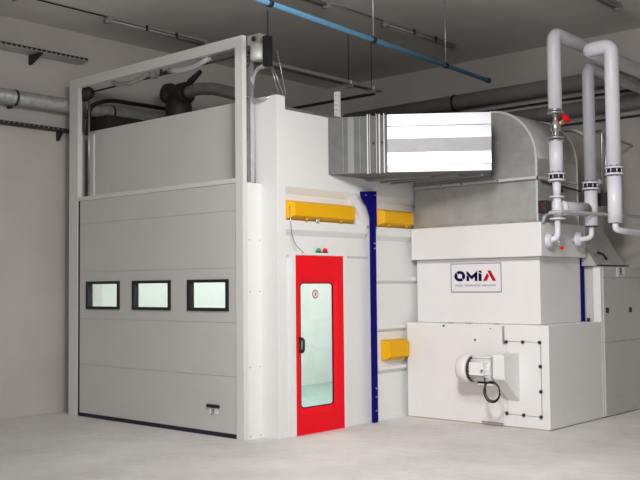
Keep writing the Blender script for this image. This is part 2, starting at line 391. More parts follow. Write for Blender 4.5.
# ------------------------------------------------------------------ yellow casings
def casing(y0, y1, z0, z1, label, e0=.07, e1=.07):
    t = thing('lamp_housing', (XW, (y0+y1)/2, z0), label, 'light housing', 'yellow housings on the booth side wall')
    x, xo = XW+.002, XW+.11
    vs = [(x,y0,z0),(x,y1,z0),(x,y1,z1),(x,y0,z1),(xo,y0+e0,z0+.045),(xo,y1-e1,z0+.045),(xo,y1-e1,z1-.035),(xo,y0+e0,z1-.035)]
    MB().add(vs, [(0,3,2,1),(4,5,6,7),(0,1,5,4),(1,2,6,5),(2,3,7,6),(3,0,4,7)]).build('cover', 'yellow', t, bevel=.004)
    for y in (y0+.25*(y1-y0), y0+.75*(y1-y0)):
        MB().cyl((xo-.03, y, z0+.03), (xo-.03, y, z0+.002), .012, n=10).build('latch', 'yellow', t)
casing(7.262, 8.41, 2.318, 2.535, 'long yellow light housing with chamfered ends above the red door')
casing(8.83, 9.54, 2.31, 2.525, 'yellow light housing between the blue column and the metal duct casing')
casing(8.925, 9.355, .70, .955, 'lowest yellow light housing near the floor beside the white unit', .04, .01)

# ------------------------------------------------------------------ air handling unit
YA1, XC = 9.363, -5.046
XA = -6.965
lc = thing('fan_cabinet', (-6.0, 10.0, 0), 'wide white lower cabinet of the ventilation unit standing on the floor', 'cabinet')
MB().box(XA, XC, YA1, 10.655, .012, 1.145).build('casing', 'unit_white', lc, bevel=.006)
MB().box(XA+.01, XC-.01, YA1+.01, 10.65, 0, .012).build('plinth', 'kraft', lc)
MB().box(-5.90, -5.625, YA1-.014, YA1-.0005, .03, 1.135).build('fan_panel', 'unit_white', lc, bevel=.003)
MB().box(-5.90, -5.625, YA1-.03, YA1-.0145, .03, .045).build('panel_lip', 'steel', lc)
MB().box(-5.613, -5.595, YA1-.018, YA1-.0005, .93, 1.13).build('pull_bar', 'steel', lc, bevel=.003)
ap = MB().box(-5.566, -5.146, YA1-.010, YA1-.0005, .150, .958).build('access_panel', 'unit_white', lc)
MB().cells(-5.572, -5.140, .144, .964, YA1-.004, YA1-.0004, [(-5.566, -5.146, .150, .958)]).build('panel_seal', 'steel', lc)
for x, z in ((-5.566,.955),(-5.355,.96),(-5.146,.962),(-5.143,.70),(-5.143,.425),(-5.572,.158),(-5.36,.153),(-5.146,.15)):
    MB().lathe((x, YA1-.0105, z), (0,-1,0), [(0,.012),(.006,.019),(.02,.018),(.024,.008)], n=12).build('latch_knob', 'black', ap)
for x, z, r in ((-6.417, 1.118, .011), (-5.985, .965, .010), (-5.77, 1.10, .008)):
    MB().cyl((x, YA1-.016, z), (x, YA1-.001, z), r, n=10).build('screw', 'dark', lc)
for x in (-6.35, -6.1, -5.72):
    MB().box(x-.03, x+.03, YA1+.02, YA1+.05, 1.1455, 1.16).build('seam_clip', 'galv_dull', lc)

mo = thing('electric_motor', (-5.8, 9.12, .5), 'white electric fan motor with round ribbed cover on the front of the lower cabinet', 'motor')
mc = (-6.04, 9.12, .655)
MB().lathe(mc, (1,0,0), [(0,.02),(0,.09),(.02,.135),(.05,.155),(.12,.160),(.155,.160),(.16,.15),(.16,.12)]).build('fan_cover', 'unit_white', mo)
MB().lathe((-5.875, 9.12, .655), (1,0,0), [(0,.140),(.008,.146),(.02,.146),(.024,.12)]).build('cover_ring', 'dark', mo)
b_ = MB(); b_.cyl((-5.85, 9.12, .655), (-5.58, 9.12, .655), .118, n=32)
for k in range(20):
    t = 2*PI*k/20; c, s2 = math.cos(t), math.sin(t); u = Vector((0, c, s2)); w_ = Vector((0, -s2, c))*.004
    p = Vector((-5.845, 9.12, .655)); q = Vector((-5.60, 9.12, .655)); vs = []
    for e in (p, q):
        for rr in (.115, .136): vs += [e+u*rr-w_, e+u*rr+w_]
    b_.add(vs, [(0,1,3,2),(4,6,7,5),(0,2,6,4),(1,5,7,3),(2,3,7,6),(0,4,5,1)])
b_.build('motor_body', 'unit_white', mo)
MB().box(-5.80, -5.62, 8.93, 9.03, .60, .745).build('terminal_box', 'unit_white', mo, bevel=.008)
MB().box(-5.84, -5.60, 9.06, 9.22, .785, .80).build('top_plate', 'unit_white', mo)
MB().cyl((-5.625, 8.925, .66), (-5.625, 8.905, .66), .014, n=10).build('cable_gland', 'steel', mo)
MB().box(-5.80, -5.60, 9.10, 9.349, .48, .52).box(-5.80,-5.60,9.10,9.14,.50,.56).build('motor_foot', 'unit_white', mo)
bh = thing('belt_guard', (-5.48, 9.2, .304), 'white belt guard box with sloping underside to the right of the motor', 'belt guard')
MB().prism([(9.03, .563), (9.349, .304), (9.349, .833), (9.03, .833)], 'x', -5.555, -5.41).build('guard_box', 'unit_white', bh, bevel=.005)
MB().box(-5.579, -5.556, 9.03, 9.25, .575, .80).build('flange', 'galv_dull', bh)
# loop of black cable
pts = [(-5.64, 9.0, .575), (-5.64, 9.0, .51)]
for k in range(31):
    t = PI*.97 + 2.85*PI*k/30; q = 1 + .00020*k*k; pts.append((-5.538 + .092*q*math.cos(t), 8.995-.0009*k, .432 + .103*q*math.sin(t)))
pts += [(-5.425, 8.966, .42)]
tag(MB().tube(pts, .0085, n=8).build('coiled_cable', 'black'), 'black cable coiled in one loop hanging below the fan motor', 'cable')

hb = thing('heater_section', (-6.1, 10.08, 1.146), 'white middle box of the ventilation unit carrying the company sign', 'cabinet')
MB().box(XA, -5.261, 9.588, 10.575, 1.147, 1.912).build('casing', 'unit_white', hb, bevel=.006)
MB().box(XA, -5.25, 10.577, 10.655, 1.147, 1.905).build('rear_edge_strip', 'blue', hb)
fb = thing('filter_section', (-6.1, 10.0, 1.914), 'white upper box of the ventilation unit directly beneath the metal duct', 'cabinet')
MB().box(XA, -5.175, 9.475, 10.56, 1.914, 2.300).build('casing', 'unit_white', fb, bevel=.008)

# sign
sx0, sx1, sz0, sz1 = -6.456, -5.752, 1.511, 1.858
sg = thing('company_sign', (-6.1, 9.58, sz0), 'white company sign reading OMIA in navy and red on the middle box', 'sign')
MB().box(sx0, sx1, 9.580, 9.5875, sz0, sz1).build('sign_plate', 'sign', sg)
MB().cells(sx0, sx1, sz0, sz1, 9.577, 9.5798, [(sx0+.010, sx1-.010, sz0+.010, sz1-.010)]).build('sign_border', 'print_grey', sg)
# letter geometry measured on the sign: u 0..640, v 0..407 over 55 x 35 px
def UV(u, v): return (sx0 + (u-12)/(597-12)*(sx1-sx0), sz1 - (v-32)/(378-32)*(sz1-sz0))
def glyph(name, polys, m):
    mb = MB()
    for p in polys: mb.prism([UV(*q) for q in p], 'y', 9.5765, 9.5795)
    mb.build(name, m, sg)
def arc(cx, cy, ro, ri, a0, a1, n=14):
    o1 = [(cx+ro*math.cos(math.radians(a0+(a1-a0)*k/n)), cy+ro*.98*math.sin(math.radians(a0+(a1-a0)*k/n))) for k in range(n+1)]
    i1 = [(cx+ri*math.cos(math.radians(a0+(a1-a0)*k/n)), cy+ri*.98*math.sin(math.radians(a0+(a1-a0)*k/n))) for k in range(n+1)]
    return [[o1[k], o1[k+1], i1[k+1], i1[k]] for k in range(n)]
glyph('letter_o', arc(120, 184, 64, 30, -128, 42) + arc(120, 184, 64, 30, 52, 222), 'navy')
glyph('letter_m', [[(200,122),(228,145),(228,155),(200,130)], [(200,170),(230,195),(230,244),(200,244)], [(200,122),(262,182),(262,225),(200,160)], [(262,182),(325,122),(325,165),(262,225)], [(296,150),(325,122),(325,244),(296,244)]], 'navy')
glyph('letter_i', [[(340,122),(373,122),(373,155),(340,135)], [(340,145),(373,166),(373,244),(340,244)]], 'navy')
glyph('letter_a', [[(440,122),(476,122),(538,244),(498,244)], [(436,150),(458,185),(432,244),(390,244)]], 'print_red')
cx, cz = UV(300, 297)
text_mesh('slogan', 'DESIGN · TECHNOLOGIES · INNOVATION', .034, 'print_grey', (cx, 9.578, cz), FACE_Y, sg, extrude=.001, squeeze=.88)

# ------------------------------------------------------------------ metal plenum with rounded top
PY0, PY1 = 9.56, 10.52
pl = thing('duct_elbow', (-6.1, 10.0, 2.301), 'big grey sheet-metal duct elbow with rounded top on the upper white box', 'duct')
R_ = .60
arcp = [(-5.85 + R_*math.sin(PI/2*k/16), 3.03 + R_*math.cos(PI/2*k/16)) for k in range(17)]
prof = [(XA+.005, 2.301), (XA+.005, 3.63)] + arcp + [(-5.25, 2.301)]
pm = MB(); n = len(prof)
pm.prism(prof, 'y', PY0, PY1)
for i in range(len(pm.sm)-n, len(pm.sm)):
    j = i - (len(pm.sm)-n)
    if 2 <= j < 18: pm.sm[i] = True
pm.build('elbow_body', 'galv_dull', pl)
# rim fold along the arc, front and back
for y0, y1 in ((PY0-.016, PY0-.001), (PY1+.001, PY1+.016)):
    rm = MB()
    oo = [(-5.85 + (R_+.008)*math.sin(PI/2*k/16), 3.03 + (R_+.008)*math.cos(PI/2*k/16)) for k in range(17)] + [(-5.242, 2.31)]
    ii = [(-5.85 + (R_-.020)*math.sin(PI/2*k/16), 3.03 + (R_-.020)*math.cos(PI/2*k/16)) for k in range(17)] + [(-5.264, 2.31)]
    for k in range(17): rm.prism([oo[k], oo[k+1], ii[k+1], ii[k]], 'y', y0, y1)
    rm.build('rim_fold', 'rim', pl)
MB().box(XA+.01, -5.235, PY0-.022, PY0-.0165, 2.795, 2.825).box(-5.249, -5.235, PY0-.022, PY1, 2.795, 2.825).build('joint_flange', 'rim', pl)
MB().box(XA+.01, -5.2385, PY0-.018, PY0-.0015, 2.778, 2.794).build('joint_gap', 'steel', pl)
for x in (-6.55, -6.25, -5.75):
    MB().cyl((x, PY0-.040, 2.81), (x, PY0-.0225, 2.81), .013, n=8).build('bolt', 'chrome', pl)
for z in (2.97, 3.13, 3.30):
    xe = -5.85 + math.sqrt(max(0, R_**2 - max(0, z-3.03)**2)) - .03
    MB().box(XA+.01, xe, PY0-.006, PY0-.001, z-.006, z+.006).build('sheet_seam', 'galv_dull', pl)
MB().cells(XA+.006, -5.246, 2.302, 2.335, PY0-.012, PY0-.0005, []).build('base_flange', 'galv', pl)

# ------------------------------------------------------------------ angled duct from booth wall
A = Vector((-6.975, 7.945)); B = Vector((-6.40, 8.25)); Cc = Vector((-5.47, 8.945)); D = Vector((-5.86, 9.555)); E_ = Vector((-6.975, 9.2))
Z0, Z1 = 2.857, 3.497
ad = thing('angled_duct', (-6.3, 8.8, Z0), 'shiny angled sheet-metal duct linking booth wall and rounded elbow', 'duct')
def off(p, q, d):                                   # outward offset normal (towards the hall)
    t = (q-p).normalized(); return Vector((t.y, -t.x))*d
nB = off(B, Cc, 1)
D2 = Vector((-6.45, 9.5))
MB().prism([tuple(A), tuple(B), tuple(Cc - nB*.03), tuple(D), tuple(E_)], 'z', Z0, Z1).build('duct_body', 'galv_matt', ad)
# folded bright front sheet
zz = [3.497, 3.366, 3.358, 3.222, 3.072, 2.934, 2.926, 2.857]; oo = [.030, .046, .030, .050, .004, .010, .002, .016]
fs = MB(); vs = []
for z, d in zip(zz, oo):
    for p in (B + (Cc-B)*.02, Cc): vs.append((*(p + nB*d), z))
fs.add(vs, [(2*i, 2*i+1, 2*i+3, 2*i+2) for i in range(7)])
vs2 = []
for z in (3.497, 2.857):
    for p in (B + (Cc-B)*.02, Cc): vs2.append((*(p - nB*.001), z))
o0 = len(vs)
fs.add(vs2, [])
fs.f += [[0, 1, o0+1, o0], [14, o0+2, o0+3, 15], [0, o0, o0+2, 14, 12, 10, 8, 6, 4, 2], [1, 3, 5, 7, 9, 11, 13, 15, o0+3, o0+1], [o0, o0+1, o0+3, o0+2]]; fs.sm += [False]*5
fs.build('folded_sheet', 'galv_bright', ad)
def vbar(p, w, d, z0, z1, name, m, dirv):
    t = dirv.normalized(); nn = Vector((t.y, -t.x)); a = p - t*w/2; b = p + t*w/2
    MB().prism([tuple(a), tuple(b), tuple(b+nn*d), tuple(a+nn*d)], 'z', z0, z1).build(name, m, ad)
ab = B - A
for k, w_, d_ in ((.70, .014, .03), (.745, .006, .05), (.86, .006, .05), (.905, .014, .03), (.99, .012, .045)):
    vbar(A + ab*k, w_, d_, Z0-.012, Z1+.012, 'joint_flange', 'galv_dull', ab)
for k, w_ in ((.26, .008), (.40, .07), (.56, .008)): vbar(A + ab*k, w_, .006, Z0+.003, Z1-.003, 'stiffening_rib', 'galv_rib', ab)
for k in (.80, .95):
    p = A + ab*k + off(A, B, .001); q = A + ab*k + off(A, B, .03)
    MB().cyl((p.x, p.y, 3.19), (q.x, q.y, 3.19), .012, n=8).build('bolt', 'dark', ad)
for q_ in (.15, .45):
    c0 = A + (Cc-A)*q_
# hanging rails under the duct
for k in (.35, .62, .85):
    a = Vector((-6.96, 8.3+.9*k)); b = B.lerp(Cc, k) - nB*.05 + Vector((-.05, .2))
    MB().prism([tuple(a), (a.x, a.y+.04), (b.x, b.y+.04), tuple(b)], 'z', Z0-.03, Z0-.001).build('support_rail', 'steel', ad)

# ------------------------------------------------------------------ tall cabinet behind
tcb = thing('tall_cabinet', (-5.4, 11.3, 0), 'tall white cabinet with black square latches behind the lower cabinet', 'cabinet')
MB().box(-6.2, -5.142, 10.70, 12.15, .01, 1.808).build('casing', 'door_grey', tcb)
MB().box(-5.141, XC, 10.662, 12.15, 0.01, 1.812).build('front_frame', 'unit_white', tcb, bevel=.004)
MB().box(-6.1, XC-.01, 10.68, 12.1, 0, .01).build('plinth', 'dark', tcb)
MB().box(XC, XC+.012, 10.72, 12.14, .90, 1.665).build('upper_door', 'cab_grey', tcb)
MB().box(XC, XC+.012, 10.72, 12.14, .03, .888).build('lower_door', 'cab_grey', tcb)
MB().box(XC, XC+.012, 10.72, 12.14, 1.678, 1.805).build('top_fascia', 'cab_grey', tcb)
for y, z in ((10.80, 1.28), (11.455, 1.27)):
    MB().box(XC+.0125, XC+.022, y-.032, y+.032, z-.03, z+.03).build('latch', 'black', tcb)
pt = MB().box(XC+.0125, XC+.018, 11.09, 11.31, 1.682, 1.80).build('marker_plate', 'sign', tcb)
text_mesh('lettering', 'R', .15, 'navy', (XC+.0185, 11.20, 1.737), FACE_X, pt)
for y in (11.05, 11.15): MB().cyl((XC+.0125, y, .23), (XC+.02, y, .23), .012, n=8).build('screw', 'chrome', tcb)
MB().cyl((-5.18, 10.60, 1.147), (-5.18, 10.60, 1.19), .02, n=10).build('foot_stop', 'black', tcb)
hdm = thing('sloping_hood', (-5.3, 11.0, 1.813), 'grey sloping sheet hood with black handle on top of the tall cabinet', 'hood')
h = MB(); h.add([(-5.06,10.60,1.815),(-5.06,11.40,1.815),(-5.55,11.40,2.62),(-5.55,10.60,2.62),(-5.9,10.60,1.815),(-5.9,11.40,1.815),(-5.9,10.60,2.62),(-5.9,11.40,2.62)],
     [(0,1,2,3),(4,5,1,0),(3,2,7,6),(4,0,3,6),(1,5,7,2),(5,4,6,7)])
h.build('hood_sheet', 'galv_dull', hdm)
MB().box(-5.06, -5.03, 10.60, 11.45, 1.815, 1.828).build('hood_edge', 'dark', hdm)
MB().tube([(-5.14,10.80,1.98),(-5.09,10.84,1.96),(-5.06,10.88,1.90),(-5.10,10.94,1.91)], .014, n=8).build('handle', 'black', hdm)

# ------------------------------------------------------------------ white pipes right of the unit
def flange_pair(cx, cy, z, r, root, gap=.035, mb_name='flange', m='pvc'):
    for dz in (-gap, gap):
        MB().lathe((cx, cy, z+dz-.009), (0,0,1), [(0,.02),(0,r),(.018,r),(.018,.02)]).build(mb_name, m, root)
    MB().cyl((cx, cy, z-gap+.009), (cx, cy, z+gap-.009), r*.72).build('gasket', 'black_blue', root)
    b = MB()
    for k in range(8):
        t = 2*PI*k/8; x, y = cx+r*.86*math.cos(t), cy+r*.86*math.sin(t)
        b.cyl((x, y, z-gap-.025), (x, y, z+gap+.025), .009, n=6)
    b.build('flange_bolts', 'steel', root)
RP = .077
AX, AY = -5.05, 9.63
pa = thing('insulated_pipe', (AX, AY, 2.3), 'white insulated pipe with red valve wheel rising in front of the duct elbow', 'pipe')
MB().tube([(AX, AY, 3.57), (AX, AY, 4.43), (AX+.02, 11.975, 4.40)], RP, n=24, bend=.11).build('pipe_jacket', 'pvc', pa)
MB().cyl((AX, AY, 2.855), (AX, AY, 3.205), RP, n=24).build('pipe_jacket', 'pvc', pa)
MB().lathe((AX, AY, 3.52), (0,0,1), [(0,.03),(0,.095),(.014,.095),(.014,.03)]).lathe((AX, AY, 3.548), (0,0,1), [(0,.03),(0,.080),(.02,.080),(.02,.03)]).build('flange', 'galv', pa)
MB().lathe((AX, AY, 3.20), (0,0,1), [(0,.03),(0,.09),(.014,.09),(.014,.03)]).lathe((AX, AY, 3.235), (0,0,1), [(0,.03),(0,.095),(.016,.095),(.016,.03)]).build('flange', 'galv', pa)
vb = MB().lathe((AX, AY, 3.25), (0,0,1), [(0,.035),(.06,.035),(.09,.055),(.15,.055),(.18,.035),(.27,.035)]).build('valve_body', 'chrome', pa)
vd = Vector((.62, .35, .62)).normalized()
vs_ = Vector((AX, AY, 3.36))
MB().cyl(vs_, vs_+vd*.14, .026, n=12).build('valve_stem', 'brass', pa)
MB().lathe(vs_+vd*.13, vd, [(0,.02),(0,.055),(.015,.065),(.04,.060),(.05,.03),(.06,.012)], n=14).build('valve_wheel', 'red', pa)
flange_pair(AX, AY, 2.80, .098, pa)
MB().cyl((AX, AY, 2.745), (AX, AY, 2.58), .05, .038).build('reducer', 'pvc', pa)
v3 = MB().lathe((AX, AY, 2.585), (0,0,-1), [(0,.03),(0,.085),(.016,.085),(.016,.045),(.06,.05),(.10,.065),(.16,.065),(.20,.05),(.245,.045),(.245,.09),(.262,.09),(.262,.03)]).build('three_way_valve', 'sign', pa)
MB().lathe((AX, AY+.04, 2.455), (0.05,1,0), [(0,.05),(.03,.06),(.04,.09),(.055,.09),(.06,.05)]).build('valve_flange', 'sign', pa)
MB().box(AX-.12, AX-.02, AY-.22, AY-.09, 2.385, 2.53).build('actuator', 'black', pa, bevel=.008)
MB().box(AX-.07, AX-.035, AY-.226, AY-.221, 2.42, 2.49).build('actuator_label', 'label_red', pa)
CX, CY = -4.93, 10.22
MB().tube([(AX+.005, AY+.10, 2.455), (CX-.02, CY-.081, 2.455)], .080, n=20).build('cross_pipe', 'pvc_grey', pa)
MB().tube([(AX, AY, 2.325), (AX, AY, 2.12), (AX-.10, AY-.02, 2.09), (-5.173, AY-.04, 2.09)], .033, n=14, bend=.09).build('lower_bend', 'pvc', pa)
MB().lathe((-5.150, AY-.04, 2.09), (1,0,0), [(0,.02),(0,.082),(.016,.082),(.016,.05),(.03,.05),(.03,.078),(.042,.078),(.042,.02)]).build('inlet_flange', 'pvc', pa)
MB().cyl((AX+.01, AY, 2.12), (AX+.02, AY, 2.02), .008, n=8).cyl((AX+.02, AY, 2.02), (AX+.05, AY, 1.99), .01, n=8).build('drain_cock', 'chrome', pa)
MB().box(AX+.03, AX+.06, AY-.012, AY+.012, 1.985, 2.02).build('drain_handle', 'red', pa)

pc = thing('insulated_pipe', (CX, CY, 2.2), 'greyish insulated pipe in the middle of the three uprights, set farther back', 'pipe')
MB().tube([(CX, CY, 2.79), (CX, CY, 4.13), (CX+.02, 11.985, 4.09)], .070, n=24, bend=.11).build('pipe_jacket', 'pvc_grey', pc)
flange_pair(CX, CY, 2.735, .095, pc)
MB().cyl((CX, CY, 2.27), (CX, CY, 2.675), .075, n=24).build('pipe_jacket', 'pvc', pc)
MB().lathe((CX, CY, 2.262), (0,0,1), [(0,.02),(0,.074),(.007,.074),(.007,.02)]).build('end_ring', 'black', pc)
MB().tube([(CX, CY, 2.262), (CX, CY, 2.14), (CX-.10, CY, 2.12), (-5.173, CY, 2.12)], .03, n=12, bend=.07).build('lower_bend', 'pvc', pc)
MB().lathe((-5.11, CY, 2.12), (1,0,0), [(0,.02),(0,.085),(.016,.085),(.016,.05),(.03,.05),(.03,.08),(.045,.08),(.045,.02)]).build('inlet_flange', 'pvc', pc)

BX, BY = -4.425, 9.75
pb = thing('insulated_pipe', (BX, BY, 2.2), 'bright white insulated pipe farthest right, hooking left at the top', 'pipe')
MB().tube([(BX, BY, 2.88), (BX, BY, 4.205), (BX-.28, BY, 4.205), (BX-.28, 11.98, 4.19)], RP, n=24, bend=.09).build('pipe_jacket', 'pvc', pb)
flange_pair(BX, BY, 2.825, .098, pb)
MB().cyl((BX, BY, 2.26), (BX, BY, 2.765), RP, n=24).build('pipe_jacket', 'pvc', pb)
MB().tube([(BX, BY, 2.26), (BX, BY, 2.19), (BX+.04, BY+.10, 2.17), (BX+.05, 12.25, 2.15)], .034, n=12, bend=.06).build('lower_bend', 'pvc', pb)

tag(MB().tube([(-5.175, 9.52, 2.285), (-5.12, 9.49, 2.39), (-4.93, 9.48, 2.40), (-4.80, 10.55, 2.405), (-4.6, 12.25, 2.41)], .020, n=10, bend=.05).build('thin_pipe', 'pvc_grey'),
    'thin light grey pipe running level past the lower ends of the white uprights', 'pipe')
tp = thing('riser_pipe', (-4.94, 10.55, 2.5), 'thin grey riser with small valve between the middle and right uprights', 'pipe')
MB().tube([(-4.95, 10.55, 2.50), (-4.93, 10.55, 3.42), (-5.10, 10.75, 3.45), (-5.3, 12.26, 3.46)], .016, n=10, bend=.05).build('riser_tube', 'steel', tp)
MB().tube([(-4.895, 10.55, 2.66), (-4.88, 10.55, 3.40)], .012, n=10).build('riser_tube', 'galv', tp)
MB().box(-4.99, -4.87, 10.49, 10.60, 2.52, 2.67).build('valve_box', 'dark', tp)
MB().cyl((-4.94, 10.52, 2.80), (-4.94, 10.45, 2.80), .035, n=12).cyl((-4.89, 10.55, 2.86), (-4.85, 10.50, 2.90), .02, n=10).build('valve', 'galv', tp)
dp = thing('conduit_pipe', (-5.3, 10.72, 2.31), 'grey conduit climbing behind the right edge of the duct elbow', 'pipe')
MB().tube([(-5.205, 10.72, 2.32), (-5.205, 10.72, 3.40), (-5.36, 10.70, 3.50), (-5.62, 10.70, 3.52)], .030, n=10, bend=.08).build('conduit_tube', 'galv_dull', dp)
MB().tube([(-5.15, 10.73, 2.32), (-5.15, 10.73, 3.40)], .012, n=8).build('cable', 'black', dp)
br = thing('pipe_bracket', (-5.2, 10.0, 2.6), 'dark bracket arm reaching from the duct elbow to the flanged pipe', 'bracket')
MB().tube([(-5.233, 9.62, 2.77), (-5.19, 10.48, 2.71)], .012, n=8).build('bracket_arm', 'dark', br)
MB().tube([(-5.10, 9.80, 2.90), (-5.10, 9.82, 2.70), (-5.12, 9.9, 2.66)], .014, n=8).build('bracket_clip', 'dark', br)

# ------------------------------------------------------------------ services on the walls
def wall_pipe(name, y, z, r, x0, x1, m, label, straps):
    t = thing(name, ((x0+x1)/2, y, z-r), label, 'pipe')
    MB().cyl((x0, y, z), (x1, y, z), r, n=24).build('pipe_run', m, t)
    for x in straps:
        MB().cyl((x-.02, y, z), (x+.02, y, z), r+.012, n=24).build('strap', 'dark', t)
        MB().box(x-.02, x+.02, y, YB-.001, z-r-.06, z-r-.015).build('wall_bracket', 'dark', t)
wall_pipe('ceiling_pipe', 12.10, 4.395, .115, -10.2, XR-.01, 'grey_pipe', 'thick grey pipe running highest along the back wall under the ceiling', (-8.02, -3.0))
wall_pipe('service_pipe', 12.12, 4.03, .10, -8.4, XR-.01, 'grey_pipe', 'second grey pipe running below the thickest one along the back wall', (-7.62, -3.2))
tag(MB().box(-9.6, XR-.01, 12.20, 12.262, 4.20, 4.225).build('cable_rail', 'dark'), 'thin dark rail between the two grey pipes on the back wall', 'rail')
tag(MB().box(-8.4, XR-.01, 12.20, 12.262, 3.84, 3.862).build('cable_rail', 'dark'), 'thin dark rail below the lower grey pipe on the back wall', 'rail')

lp = thing('lagged_pipe', (-10.6, 8, 3.85), 'foil lagged pipe running level along the left wall behind the booth frame', 'pipe')
MB().cyl((-10.62, 3.2, 3.99), (-10.62, 12.2, 3.99), .095, n=24).build('pipe_run', 'silver_lag', lp)
for y in (4.5, 6.15, 7.6, 9.4):
    MB().cyl((-10.62, y, 3.99), (-10.62, y+.03, 3.99), .101, n=24).build('strap', 'dark', lp)
    MB().box(XL+.001, -10.70, y, y+.03, 3.87, 3.90).build('wall_bracket', 'dark', lp)
bc2 = tag(MB().tube([(-10.40, 7.08, 3.62), (-10.40, 7.12, 4.0), (-10.36, 7.4, 4.10), (-10.36, 8.6, 4.11), (-10.3, 10.5, 4.11)], .028, n=10, bend=.12).build('black_hose', 'black'),
    'black hose bending over the top left corner of the booth behind the frame', 'hose')

tag(MB().box(-10.78, -10.33, 7.35, 12.2, 3.655, 3.895).build('service_duct', 'dark', bevel=.004), 'long dark service duct along the left wall below the foil lagged pipe', 'duct')  # dark box put in for the blackness under the pipe
def tray(name, x0, x1, y0, y1, z, lip, m, label, brackets, wall=XL):
    t = thing(name, ((x0+x1)/2, (y0+y1)/2, z), label, 'cable tray')
    MB().box(x0, x1, y0, y1, z, z+.008).build('tray_base', m, t)
    for x in (x0, x1-.006):
        s_ = MB()
        k = y0
        while k < y1-.01:
            s_.box(x, x+.006, k, min(k+.05, y1), z+.0085, z+lip); k += .07
        s_.box(x-.001, x+.007, y0, y1, z+lip, z+lip+.008).build('tray_side', 'dark', t)
    for y in brackets:
        MB().prism([(wall+.002, z-.002), (x1, z-.002), (x1, z-.02), (wall+.03, z-.12), (wall+.002, z-.12)], 'y', y, y+.035).build('tray_bracket', 'dark', t)
tray('cable_tray', XL+.002, -10.50, 3.4, 7.16, 4.60, .03, 'galv_dull', 'perforated cable tray high on the left wall just under the ceiling', (5.0, 6.45))
tray('cable_tray', XL+.001, XL+.12, 3.4, 7.3, 3.66, .03, 'dark', 'narrow dark cable tray lower down the left wall beside the booth corner', (5.2, 6.86))

ht = thing('hanging_tray', (-8.2, 9.3, 4.3), 'long suspended metal tray crossing the dark space above the booth roof', 'cable tray')
for dx in (-.06, .05): MB().box(-8.2+dx, -8.19+dx, 7.95, 10.46, 4.35, 4.39).build('tray_side', 'galv', ht)
MB().box(-8.26, -8.15, 7.95, 10.46, 4.345, 4.35).build('tray_base', 'steel', ht)
for y in (8.2, 9.75, 10.25):
    MB().box(-8.28, -8.13, y, y+.04, 4.30, 4.40).build('clamp', 'galv', ht)
    MB().cyl((-8.20, y+.02, 4.40), (-8.20, y+.02, H-.001), .006, n=6).build('hanger_rod', 'dark', ht)
MB().box(-10.0, -8.27, 10.40, 10.44, 4.31, 4.345).build('cross_bar', 'dark', ht)

lst = thing('marker_post', (-7.1, 8.255, 3.51), 'short white speckled upright post on the booth roof edge beside the duct', 'post')
MB().box(-7.135, -7.07, 8.235, 8.275, 3.536, 3.86).build('post_strip', 'white', lst)
for k in range(5): MB().box(-7.112, -7.093, 8.231, 8.2345, 3.585+.055*k, 3.60+.055*k).build('slot', 'kraft', lst)

# blower and hose on the roof
bl = thing('roof_blower', (-9.95, 8.2, 3.501), 'dark blower unit standing on the booth roof behind the frame opening', 'blower')
MB().box(-10.12, -9.72, 8.0, 8.4, 3.501, 3.56).build('base_frame', 'dark', bl)
MB().lathe((-9.90, 8.2, 3.56), (0,0,1), [(0,.10),(.2,.12),(.3,.17),(.5,.18),(.6,.15),(.68,.08)]).build('blower_neck', 'dark', bl)
MB().lathe((-10.02, 8.05, 4.24), (0,1,0), [(0,.06),(.02,.13),(.10,.15),(.2,.13),(.24,.06)]).build('volute', 'dark', bl)
MB().lathe((-9.95, 8.2, 4.22), (1,0,0), [(0,.12),(.10,.15),(.22,.15),(.24,.11)]).build('outlet_collar', 'dark', bl)
MB().lathe((-10.0, 8.035, 4.20), (0,1,0), [(0,.02),(.0,.05),(.012,.055)]).build('cover_plate', 'kraft_dark', bl)
MB().prism([(-9.70,4.33),(-9.66,4.38),(-9.42,4.48),(-9.40,4.44),(-9.62,4.30)], 'y', 8.15, 8.19).build('lever', 'dark', bl)
MB().cyl((-10.22, 8.2, 3.86), (-10.0, 8.2, 3.86), .03).build('side_port', 'dark', bl)
tag(ribbed([(-9.70, 8.2, 4.22), (-9.5, 8.2, 4.24), (-9.2, 8.2, 4.20), (-8.9, 8.2, 4.11), (-8.65, 8.2, 4.02), (-8.52, 8.2, 3.86), (-8.50, 8.2, 3.501)], .082, n=20, pitch=.04).build('flexible_hose', 'silver_lag'),
    'thick pale grey flexible hose arching from the roof blower down to the booth roof', 'hose')
tag(MB().box(X0+.2, -8.0, 10.9, 11.3, 3.501, 3.95).build('roof_duct', 'dark', bevel=.01), 'long dark duct lying across the rear of the booth roof', 'duct')

# light-blue suspended conduit
cb = thing('suspended_conduit', (-6.17, 8.1, 4.2), 'light blue conduit hung by thin rods from the ceiling and running diagonally', 'conduit')
p0 = Vector((-5.93, 4.7, 4.2)); p1 = Vector((-6.327, 10.275, 4.2))
MB().cyl(p0, p1, .026, n=14).build('conduit_tube', 'light_blue', cb)
MB().cyl(p1, p1 + (p1-p0).normalized()*.05, .034, n=14).build('end_cap', 'black', cb)
for t in (.02, .245, .545, .815):
    p = p0.lerp(p1, t)
    MB().cyl((p.x, p.y, 4.23), (p.x, p.y, H-.001), .006, n=6).build('hanger_rod', 'galv', cb)
    MB().cyl(p - (p1-p0).normalized()*.025, p + (p1-p0).normalized()*.025, .036, n=14).build('hanger_clamp', 'black', cb)

